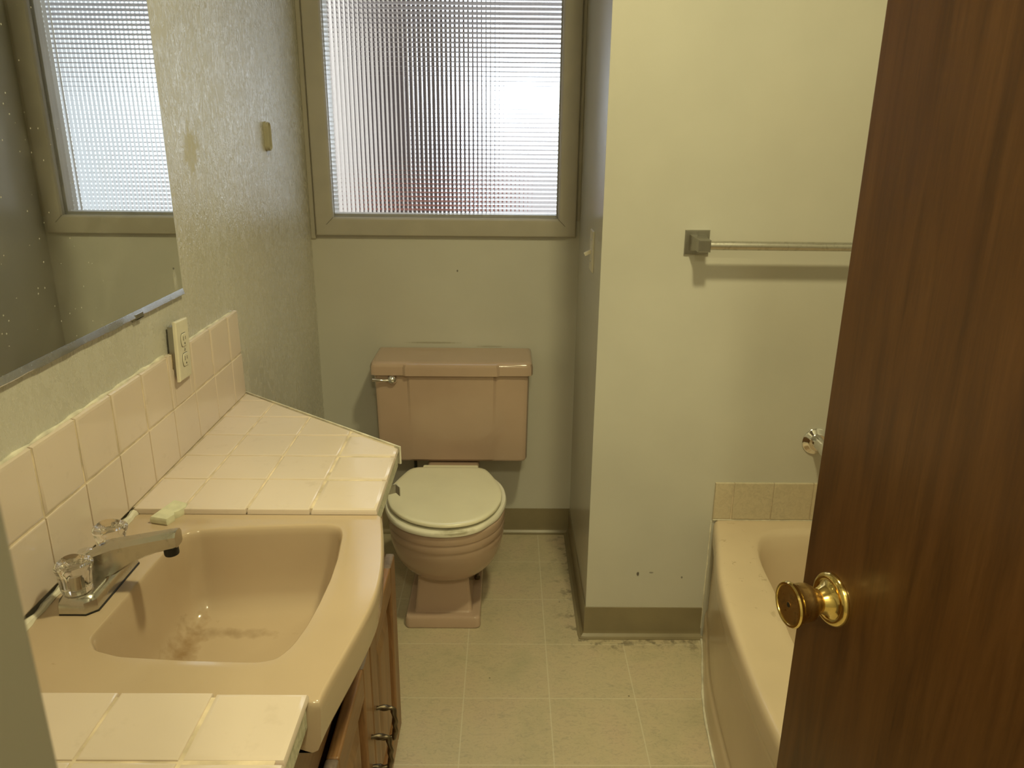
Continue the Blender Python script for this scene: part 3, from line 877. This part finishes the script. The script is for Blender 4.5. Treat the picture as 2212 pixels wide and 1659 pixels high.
# oval cap on the left wall
cap = thing('oval_wall_cap', 'cream oval plastic cap on the left wall near the window', 'wall fitting', (0, 1.765, 1.43))
cpo = cap.location
def ov(x, k, kz=None):
    P = []
    for i in range(40):
        a = 2*PI*i/40; r = .0135*k; hz = .0235
        y = r*math.cos(a); z = r*math.sin(a)+(hz if math.sin(a) >= 0 else -hz)
        P.append(Vector((x, 1.7615+y, 1.4295+z)))
    return P
bm = B(); loft(bm, [ov(.0003, 1.12), ov(.006, 1.12), ov(.0065, 1.0), ov(.0125, 1.0), ov(.0135, .92), ov(.0120, .80)], True, False); loft(bm, [ov(.0120, .80), ov(.006, .76)], False, True)
fin(bm, 'cap', M['ivory_cap'], cap, cpo, 35)

# light switch on the alcove wall
sw = thing('light_switch', 'ivory toggle light switch on the narrow wall right of the window', 'light switch', (R1, 1.752, 1.13))
swo = sw.location
bm = B(); y0, y1, z0, z1 = 1.716, 1.786, 1.0735, 1.1885
rings = []
for ins, x in ((0, .0003), (0, .003), (.0018, .0052), (.004, .0058)):
    rings.append([Vector((R1-x, y0+ins, z0+ins)), Vector((R1-x, y1-ins, z0+ins)), Vector((R1-x, y1-ins, z1-ins)), Vector((R1-x, y0+ins, z1-ins))])
loft(bm, rings); fin(bm, 'cover_plate', M['ivory'], sw, swo, 25)
bm = B(); vs = box(bm, (-.021, -.004, -.0055), (.002, .004, .0045), .0012); xform(bm.verts, Matrix.Translation((R1-.005, 1.751, 1.130)) @ Matrix.Rotation(math.radians(-28), 4, 'Y')); fin(bm, 'toggle', M['ivory'], sw, swo)
for z in (1.101, 1.161):
    bm = B(); lathe(bm, [(0, 0), (.0032, 0), (.0026, .0014), (0, .0016)], axis((R1-.0055, 1.751, z), (-1, 0, 0)), 14); fin(bm, 'screw', M['steel_dark'], sw, swo)

# ------------------------------------------------------------------ towel bar
tb = thing('towel_bar', 'chrome towel bar with a square bracket on the wall above the tub', 'towel bar', (1.14, E, 1.184))
to = tb.location
TZ = 1.1835
def bracket(cx, face):
    bm = B(); rings = []
    h = .0315
    for ins, y in ((0, .0), (0, .003), (.002, .0055), (.008, .0066)):
        rings.append([Vector((cx+a*(h-ins), E-y, TZ+b*(h-ins))) for a, b in ((-1, -1), (1, -1), (1, 1), (-1, 1))])
    loft(bm, rings)
    # pyramid post
    rings = []
    for hx, hz, y in ((.020, .020, .006), (.020, .020, .010), (.0150, .0150, .038), (.0150, .0150, .070), (.0130, .013, .0725)):
        rings.append([Vector((cx+a*hx+(.004*face if y > .02 else 0), E-y, TZ+b*hz)) for a, b in ((-1, -1), (1, -1), (1, 1), (-1, 1))])
    loft(bm, rings)
    return fin(bm, 'bracket', M['steel_dark'], tb, to, 25)
for cx, f in ((1.1395, 1), (1.1395+.50, -1)):
    b_ = bracket(cx, f)
    for dx, dz in ((0, .0255), (-.0255, .0), (0, -.0255)):
        bm = B(); lathe(bm, [(0, 0), (.0042, 0), (.0042, .0012), (.0022, .0014), (.0018, .0006), (0, .0006)], axis((cx+dx, E-.0055, TZ+dz), (0, -1, 0)), 16); fin(bm, 'screw', M['steel_dark'], b_, to)
bm = B(); sweep(bm, [Vector((1.152, E-.056, TZ)), Vector((1.63, E-.056, TZ-.001))], .0112, 20); fin(bm, 'bar', M['nickel'], tb, to)

# ------------------------------------------------------------------ toilet
toi = thing('toilet', 'pink two-piece toilet with almond lid under the window', 'toilet', (.475, 1.8, 0))
tl = toi.location
TCX = .4765
bm = B()
rings = []
def tank_outline(z, hw, yf, yb, rec, r=.018):
    """front has a shallow raised centre panel: corner, edge strip, step, panel"""
    s = .115
    P = [(-hw, yb), (-hw, yf+r), (-hw+r*.3, yf+r*.3), (-hw+r, yf), (-hw+s-.006, yf), (-hw+s+.003, yf-rec), (hw-s-.003, yf-rec), (hw-s+.006, yf), (hw-r, yf), (hw-r*.3, yf+r*.3), (hw, yf+r), (hw, yb)]
    return [Vector((TCX+x-.001, y, z)) for x, y in P]
yb = D-.012
for z, hw, yf, rec in ((.372, .243, 2.005, .002), (.375, .249, 1.999, .003), (.383, .252, 1.995, .005), (.50, .2535, 1.992, .006), (.66, .256, 1.989, .007), (.692, .2565, 1.989, .007)):
    rings.append(tank_outline(z, hw, yf, yb, rec))
loft(bm, rings); fin(bm, 'tank', M['toilet'], toi, tl, 32)
bm = B(); rings = []
for z, ins, rec in ((.684, .004, .006), (.686, 0, .007), (.712, 0, .007), (.722, .003, .007), (.7275, .009, .006), (.729, .020, .004)):
    rings.append(tank_outline(z, .2675-ins, 1.976+ins, D-.004-ins, rec, .020))
loft(bm, rings); fin(bm, 'tank_lid', M['toilet'], toi, tl, 32)
bm = B()
LV = Vector((.281, 1.989, .6705))
lathe(bm, [(0, 0), (.0160, 0), (.0168, .004), (.0155, .011), (.012, .017), (.006, .0205), (0, .0215)], axis(LV, (0, -1, 0)), 24)
lv = fin(bm, 'flush_lever', M['chrome'], toi, tl)
bm = B(); sweep(bm, densify(arc_pts([LV+Vector((-.004, -.013, -.001)), LV+Vector((-.030, -.018, .000)), LV+Vector((-.0625, -.020, .002))], 4, .01), .004), lambda t: .0036+.0022*t, 12); fin(bm, 'lever_arm', M['chrome'], lv, tl)
# bowl and pedestal
bm = B(); rings = []
def bw(z, rx, yf, yb_, e=2.15, n=64):
    cy = 1.685
    return superell(TCX+.002, cy, rx, cy-yf, yb_-cy, z, n, e)
RIMZ = .3715
for z, rx, yf, yb_, e in ((.085, .055, 1.66, 1.86, 2.4), (.130, .058, 1.645, 1.87, 2.4), (.152, .074, 1.615, 1.88, 2.4), (.164, .102, 1.585, 1.885, 2.4), (.185, .128, 1.560, 1.89, 2.2), (.212, .150, 1.533, 1.90, 2.15), (.245, .164, 1.509, 1.905, 2.12), (.285, .1725, 1.492, 1.91, 2.12),
        (.304, .1735, 1.489, 1.91, 2.12), (.310, .1705, 1.489, 1.91, 2.12), (.316, .1755, 1.4835, 1.91, 2.12), (.334, .1760, 1.482, 1.91, 2.12), (.338, .1735, 1.484, 1.91, 2.12), (.343, .1765, 1.479, 1.91, 2.12), (.362, .1765, 1.478, 1.91, 2.12), (RIMZ-.002, .174, 1.481, 1.91, 2.12), (RIMZ, .168, 1.487, 1.905, 2.12),
        (RIMZ, .135, 1.525, 1.86, 2.1), (.355, .128, 1.535, 1.85, 2.1), (.28, .105, 1.57, 1.82, 2.1), (.23, .05, 1.65, 1.76, 2.0)):
    rings.append(bw(z, rx, yf, yb_, e))
loft(bm, rings)
# rear deck under the tank
box(bm, (TCX-.088, 1.84, .30), (TCX+.088, 2.12, .366), .012, 3)
fin(bm, 'bowl', M['toilet'], toi, tl, 60)
# foot: slab with pedestal column
bm = B(); rings = []
def sq(z, hx, yf, yb_, r):
    P = []
    for cx, cy, a0 in ((hx-r, yb_-r, 0), (-hx+r, yb_-r, 90), (-hx+r, yf+r, 180), (hx-r, yf+r, 270)):
        for k in range(6):
            a = math.radians(a0+k*18); P.append(Vector((.4667+cx+r*math.cos(a), cy+r*math.sin(a), z)))
    return P
for z, hx, yf, yb_, r in ((.0, .1125, 1.583, 2.02, .016), (.004, .1150, 1.580, 2.02, .016), (.030, .1150, 1.581, 2.02, .016), (.0365, .1115, 1.585, 2.015, .016), (.0385, .1050, 1.592, 2.01, .016), (.0390, .090, 1.608, 1.98, .014), (.046, .0875, 1.614, 1.97, .012), (.075, .0850, 1.622, 1.95, .010), (.13, .0790, 1.628, 1.94, .010), (.20, .0760, 1.634, 1.94, .010), (.26, .078, 1.62, 1.94, .010)):
    rings.append(sq(z, hx, yf, yb_, r))
loft(bm, rings); fin(bm, 'pedestal', M['toilet'], toi, tl, 40)
bm = B(); lathe(bm, [(0, 0), (.011, 0), (.011, .006), (.006, .010), (.006, .018), (0, .019)], Matrix.Translation((.563, 1.80, .0385)), 16); fin(bm, 'floor_bolt', M['bronze'], toi, tl)
# seat ring and lid
lidp = [(0.3488, 1.8642), (0.3868, 1.8697), (0.475, 1.8697), (0.5684, 1.8689), (0.5911, 1.8604), (0.6208, 1.7893), (0.6391, 1.7307), (0.6463, 1.683), (0.6438, 1.6328), (0.6279, 1.5767), (0.6019, 1.5305), (0.5677, 1.4986), (0.5248, 1.4818), (0.4815, 1.4765), (0.437, 1.4845), (0.3905, 1.5061), (0.3508, 1.5413), (0.3209, 1.5875), (0.305, 1.6387), (.3005, 1.683), (.3055, 1.7329), (.3235, 1.7920)]
lidp = [Vector(p) for p in lidp]
LC = (.475, 1.68)
lr = smooth_loop(radial(lidp, LC, 96), 2)
lc = Vector(LC)
def lring(s, z, extra=0): return [Vector((lc.x+(p.x-lc.x)*s, lc.y+(p.y-lc.y)*s, z)) for p in lr]
bm = B(); loft(bm, [lring(.95, .398), lring(.984, .3985), lring(.996, .4000), lring(1, .4025), lring(.997, .4065), lring(.985, .4098), lring(.93, .4112), lring(.90, .4103), lring(.5, .4106), lring(.05, .4108)])
fin(bm, 'seat_lid', M['seat'], toi, tl, 50)
ringp = [(0.6600, 1.69), (0.6545, 1.75), (.640, 1.80), (.600, 1.862), (.475, 1.872), (.350, 1.868), (.312, 1.80), (.297, 1.75), (.2925, 1.69), (.2955, 1.645), (0.3042, 1.603), (0.3308, 1.5465), (0.3723, 1.503), (0.4283, 1.4757), (0.4814, 1.4681), (0.5384, 1.4764), (0.5848, 1.5028), (0.6371, 1.5786), (0.6552, 1.6428)]
rr = smooth_loop(radial([Vector(p) for p in ringp], LC, 96), 3)
def rring(s, z): return [Vector((lc.x+(p.x-lc.x)*s, lc.y+(p.y-lc.y)*s, z)) for p in rr]
bm = B(); rg = [rring(.97, RIMZ+.0008), rring(.992, RIMZ+.0025), rring(1, RIMZ+.008), rring(.996, RIMZ+.0135), rring(.982, RIMZ+.0175), rring(.93, RIMZ+.0185), rring(.72, RIMZ+.017), rring(.69, RIMZ+.012), rring(.70, RIMZ+.001)]
loft(bm, rg+[rg[0]], False, False); fin(bm, 'seat_ring', M['ring'], toi, tl, 50)
bm = B(); box(bm, (.386, 1.866, .388), (.5665, 1.889, .4085), .005, 3); box(bm, (.392, 1.868, .3708), (.42, 1.888, .392), .002); box(bm, (.532, 1.868, .3708), (.56, 1.888, .392), .002)
fin(bm, 'hinge', M['seat'], toi, tl)
bm = B(); pts = arc_pts([(.285, 2.17, .22), (.285, 2.12, .22), (.335, 2.10, .28), (.335, 2.09, .376)], 6, .03); sweep(bm, densify(pts, .008), .006, 10)
hs = fin(bm, 'supply_hose', M['hose'], toi, tl)
bm = B(); lathe(bm, [(0, 0), (.013, 0), (.013, .02), (.009, .022), (.009, .04), (0, .04)], axis((.285, D-.001, .22), (0, -1, 0)), 20); fin(bm, 'shutoff_valve', M['chrome_worn'], hs, tl)

# toilet paper holder bracket on the angled end of the vanity
bm = B()
P = Vector((.398, 1.068, .7185))
dirn = Vector((DG1[0]-DG0[0], DG1[1]-DG0[1], 0)).normalized(); nrm = Vector((dirn.y, -dirn.x, 0)) * -1
if nrm.y < 0: nrm = -nrm
tp = thing('toilet_paper_bracket', 'small flat metal holder tab behind the counter corner by the toilet', 'toilet paper holder', (.38, 1.055, .70))
vs = box(bm, (-.001, -.012, -.0105), (.001, .016, .0105), .0004, 1)
vs += box(bm, (-.001, .012, -.0105), (.020, .014, .0105), .0004, 1)
M4 = Matrix.Translation((.4105, 1.060, .7215))
xform(bm.verts, M4 @ Matrix.Rotation(math.radians(-58), 4, 'Z'))
fin(bm, 'tab', M['tab'], tp, tp.location, smooth=False)
bm = B(); sweep(bm, [Vector((.405, 1.057, .7215)), Vector((.372, 1.046, .7215))], .004, 10); fin(bm, 'mount', M['steel_dark'], tp, tp.location)

# ------------------------------------------------------------------ bathtub
tub = thing('bathtub', 'pink bow-front enamel bathtub along the right wall', 'bathtub', (1.6, .8, 0))
uo = tub.location
TY0, TY1 = .032, E-.0015
TC = (1.60, .80)
def bow(y):
    pts = [(1.5486, 1.2505), (1.5, 1.2455), (1.4085, 1.2235), (1.2938, 1.1965), (1.2234, 1.1835), (1.1574, 1.176), (1.0384, 1.1655), (.9, 1.1570), (.79, 1.155), (.66, 1.159), (.50, 1.170), (.35, 1.190), (.2, 1.216), (.1, 1.238), (.0, 1.25)]
    for (b, xb), (a, xa) in zip(pts, pts[1:]):
        if a <= y <= b: return xa+(xb-xa)*(y-a)/(b-a)
    return 1.25
po = [Vector((XR-.002, TY0)), Vector((XR-.002, TY1)), Vector((1.6, TY1)), Vector((1.35, TY1))]
fr = [Vector((bow(y), y)) for y in [TY1+(TY0-TY1)*i/48 for i in range(49)]]
for _ in range(3): fr = [fr[0]]+[(fr[i-1]+fr[i]*2+fr[i+1])/4 for i in range(1, 48)]+[fr[-1]]
po += fr+[Vector((1.35, TY0)), Vector((1.6, TY0))]
NT = 160
to_ = radial(po, TC, NT)
pi_ = [(1.315, 1.20), (1.315, 1.30), (1.325, 1.38), (1.345, 1.445), (1.375, 1.478), (1.43, 1.494), (1.6, 1.498), (1.80, 1.494), (1.88, 1.47), (1.915, 1.42), (1.925, 1.3), (1.925, .30), (1.91, .19), (1.87, .12), (1.75, .09), (1.5, .09), (1.38, .11), (1.33, .17), (1.305, .28), (1.29, .5), (1.283, .8), (1.290, 1.03)]
ti_ = smooth_loop(radial([Vector(p) for p in pi_], TC, NT), 3)
tc = Vector(TC)
def isfront(p): return p.x < 1.30 and TY0+.0005 < p.y < TY1-.0005
def trg(off, z):
    out = []
    for p in to_:
        q = Vector(p)
        if p.x < 1.31: q.x += off
        out.append(Vector((q.x, q.y, z)))
    return out
RZ = .394
def rimt(t, z): return [Vector((a.x+(b.x-a.x)*t, a.y+(b.y-a.y)*t, z)) for a, b in zip(to_, ti_)]
rings = [trg(.0, .0), trg(.0, .070), trg(.003, .085), trg(.0085, .095), trg(.010, .30), trg(.0085, .318), trg(.002, .332), trg(.0, .342), trg(0, RZ-.022), trg(.0018, RZ-.012), trg(.006, RZ-.0045), trg(.012, RZ-.0012)]
rings += [rimt(.16, RZ), rimt(.5, RZ-.0005), rimt(.84, RZ), ]
for s, z in ((1.008, RZ-.0015), (.995, RZ-.006), (.980, RZ-.018), (.96, RZ-.05), (.93, RZ-.13), (.89, RZ-.24), (.84, RZ-.305), (.75, RZ-.33), (.4, RZ-.337), (.05, RZ-.34)):
    rings.append([Vector((tc.x+(p.x-tc.x)*s, tc.y+(p.y-tc.y)*(s if s > .9 else s), z)) for p in ti_])
bm = B(); loft(bm, rings, True, True); fin(bm, 'tub_body', M['tub'], tub, uo, 60)
bm = B(); pts = [Vector((bow(y)-.0015, y, .0022)) for y in [1.53-i*.03 for i in range(40)]]
sweep(bm, pts, lambda t: .0036+.001*math.sin(t*70), 8); fin(bm, 'caulk_bead', M['caulk'], tub, uo)
bm = B(); pts = [Vector((1.2475+random.uniform(-.001, .0005), E-.0018, .03+i*.024)) for i in range(16)]; sweep(bm, pts, .0022, 8)
pts = [Vector((1.25+i*.03, E-.003, RZ+.001+random.uniform(-.0006, .0006))) for i in range(25)]; sweep(bm, pts, .0032, 8); fin(bm, 'caulk_bead', M['caulk'], tub, uo)

tt = thing('tub_tile_row', 'single row of tan stone-look tiles on the wall above the tub', 'tile border', (1.5, E, .4))
bm = B(); box(bm, (1.249, E-.0045, RZ+.003), (XR-.002, E-.0003, .509)); fin(bm, 'grout_bed', M['grout'], tt, tt.location, smooth=False)
bm = B(); g = .0010
xs = [1.2475, 1.3015, 1.4135, 1.5255, 1.6375, 1.7495, 1.8615, XR-.003]
for a, b in zip(xs, xs[1:]):
    tile(bm, rect(-b+g, RZ+.0045, -a-g, .5115), .0075, lambda u, v, h: Vector((-u, E-h, v)), .002 if a > 1.26 else .004)
fin(bm, 'tile_surface', M['tubtile'], tt, tt.location, 40)

sp = thing('tub_spout', 'chrome tub spout with a round wall flange above the tub tiles', 'tub spout', (1.512, E, .637))
bm = B(); SPX, SPZ = 1.5165, .6385
lathe(bm, [(0, 0), (.0385, 0), (.0385, .0025), (.036, .005), (.026, .010), (.0235, .0135), (.0225, .0135), (0, .0135)], axis((SPX, E-.0005, SPZ), (0, -1, 0)), 40); fin(bm, 'flange', M['chrome'], sp, sp.location)
bm = B(); pts = densify(arc_pts([(SPX, E-.008, SPZ), (SPX+.008, E-.050, SPZ-.006), (SPX+.032, E-.115, SPZ-.032)], 8, .03), .006); sweep(bm, pts, lambda t: .0165 if t < .3 else .0185, 20); fin(bm, 'spout_pipe', M['chrome'], sp, sp.location)

# ------------------------------------------------------------------ door
HX, HY = 1.190, -.205
EX, EY = 1.0475, .445
dv = Vector((EX-HX, EY-HY, 0)); DW = dv.length; dv.normalize()
dn = Vector((-dv.y, dv.x, 0))            # face that looks into the room
dr = thing('door_1', 'dark stained flush wood door standing open at the right', 'door', (HX, HY, 0), kind='structure')
do = dr.location
DM = Matrix(((dv.x, dn.x, 0, HX), (dv.y, dn.y, 0, HY), (0, 0, 1, 0), (0, 0, 0, 1)))
bm = B(); box(bm, (0, -.035, .012), (DW, 0, 2.03), .0015, 2); xform(bm.verts, DM); fin(bm, 'door_leaf', M['door'], dr, do, smooth=False)
KZ, KX = .906, DW-.062
KM = DM @ Matrix.Translation((KX, 0, KZ)) @ Vector((0, 1, 0)).to_track_quat('Z', 'Y').to_matrix().to_4x4() @ Matrix.Diagonal((1, 1, .86, 1))
bm = B(); lathe(bm, [(0, 0), (.0335, 0), (.0340, .003), (.0325, .007), (.0295, .0095), (.0270, .0100), (.0245, .0085), (.0195, .0125), (.0165, .0200), (.0150, .0240), (0, .0240)], KM, 48); kr = fin(bm, 'rosette', M['brass'], dr, do, 40)
bm = B(); lathe(bm, [(0, .0235), (.0125, .0235), (.0130, .028), (.0155, .030), (.0200, .034), (.0235, .041), (.0243, .048), (.0240, .055), (.0258, .062), (.0268, .0665)], KM, 48, True); kn = fin(bm, 'door_knob', M['brass_worn'], dr, do, 40)
bm = B(); lathe(bm, [(.0258, .062), (.0282, .066), (.0286, .0695), (.0272, .0720), (.0245, .0722), (.0235, .0708), (.0235, .066)], KM, 48, False); fin(bm, 'knob_rim', M['brass'], kn, do, 40)
bm = B(); lathe(bm, [(.0, .0665), (.0240, .0665), (.0240, .0706), (.0036, .0700), (.0036, .0706), (.0026, .0709), (.0022, .0695), (0, .0690)], KM, 40, False); fin(bm, 'knob_face', M['brass_worn'], kn, do, 40)
bm = B(); lathe(bm, [(0, 0.0692), (.0032, .0692), (.0032, .0709), (0, .0710)], KM, 16); fin(bm, 'lock_hole', M['black_hole'], kn, do)
for z in (.25, 1.05, 1.82):
    bm = B(); lathe(bm, [(0, 0), (.006, 0), (.006, .09), (0, .09)], Matrix.Translation((HX-.004, HY-.002, z)), 14); fin(bm, 'hinge', M['brass_worn'], dr, do)

# ------------------------------------------------------------------ light
lamp = thing('ceiling_lamp', 'round ceiling lamp above the middle of the bathroom floor', 'ceiling lamp', (1.0, .58, ZH))
bm = B(); lathe(bm, [(0, 0), (.10, 0), (.105, .012), (.095, .025), (.03, .03), (.022, .06), (0, .06)], axis((1.0, .58, ZH-.0005), (0, 0, -1)), 40); fin(bm, 'lamp_base', M['ivory'], lamp, lamp.location)
ld = bpy.data.lights.new('lamp_bulb', 'AREA'); ld.shape = 'DISK'; ld.size = .15; ld.energy = 20; ld.color = (1, .89, .47)
lo = bpy.data.objects.new('lamp_bulb', ld); COL.objects.link(lo); lo.parent = lamp; lo.location = (0, 0, -.075)

hl = thing('hall_fill_lamp', 'added fill lamp in the unseen hallway behind the doorway', 'ceiling lamp', (.75, -.95, ZH))  # fill lamp added out of view to brighten the doorway casing
bm = B(); lathe(bm, [(0, 0), (.10, 0), (.105, .012), (.095, .025), (.03, .03), (.022, .05), (0, .05)], axis((.75, -.95, ZH-.0005), (0, 0, -1)), 40); fin(bm, 'lamp_base', M['ivory'], hl, hl.location)
hd = bpy.data.lights.new('hall_fill_light', 'POINT'); hd.energy = 40; hd.color = (1, .90, .52); hd.shadow_soft_size = .08
ho = bpy.data.objects.new('hall_fill_light', hd); COL.objects.link(ho); ho.parent = hl; ho.location = (0, 0, -.13)
w = bpy.data.worlds.new('sky'); sc.world = w; w.use_nodes = True
bg = w.node_tree.nodes['Background']; bg.inputs[0].default_value = (.82, .90, 1.0, 1); bg.inputs[1].default_value = 3.3

# ------------------------------------------------------------------ camera
cd = bpy.data.cameras.new('camera'); cam = bpy.data.objects.new('camera', cd); COL.objects.link(cam)
F, PIT, YAW, ROLL = 1673.1113, .3174, .0077, .0093
cy_, sy_ = math.cos(YAW), math.sin(YAW)
f = Vector((sy_*math.cos(PIT), cy_*math.cos(PIT), -math.sin(PIT)))
rt = Vector((cy_, -sy_, 0)); up = rt.cross(f)
r2_ = rt*math.cos(ROLL)+up*math.sin(ROLL); u2_ = up*math.cos(ROLL)-rt*math.sin(ROLL)
cam.matrix_world = Matrix(((r2_.x, u2_.x, -f.x, .656), (r2_.y, u2_.y, -f.y, -.4393), (r2_.z, u2_.z, -f.z, 1.4529), (0, 0, 0, 1)))
cd.sensor_fit = 'HORIZONTAL'; cd.sensor_width = 36; cd.lens = F/2212*36; cd.clip_start = .02
cd.dof.use_dof = True; cd.dof.focus_distance = 1.3; cd.dof.aperture_fstop = 13.5
sc.camera = cam
vs_ = sc.view_settings
vs_.view_transform = 'Standard'; vs_.look = 'None'; vs_.gamma = 1; vs_.exposure = 0; vs_.use_curve_mapping = False
sc.cycles.use_denoising = True
sc.cycles.max_bounces = 16; sc.cycles.transmission_bounces = 14; sc.cycles.glossy_bounces = 8; sc.cycles.diffuse_bounces = 6
sc.cycles.sample_clamp_indirect = 4
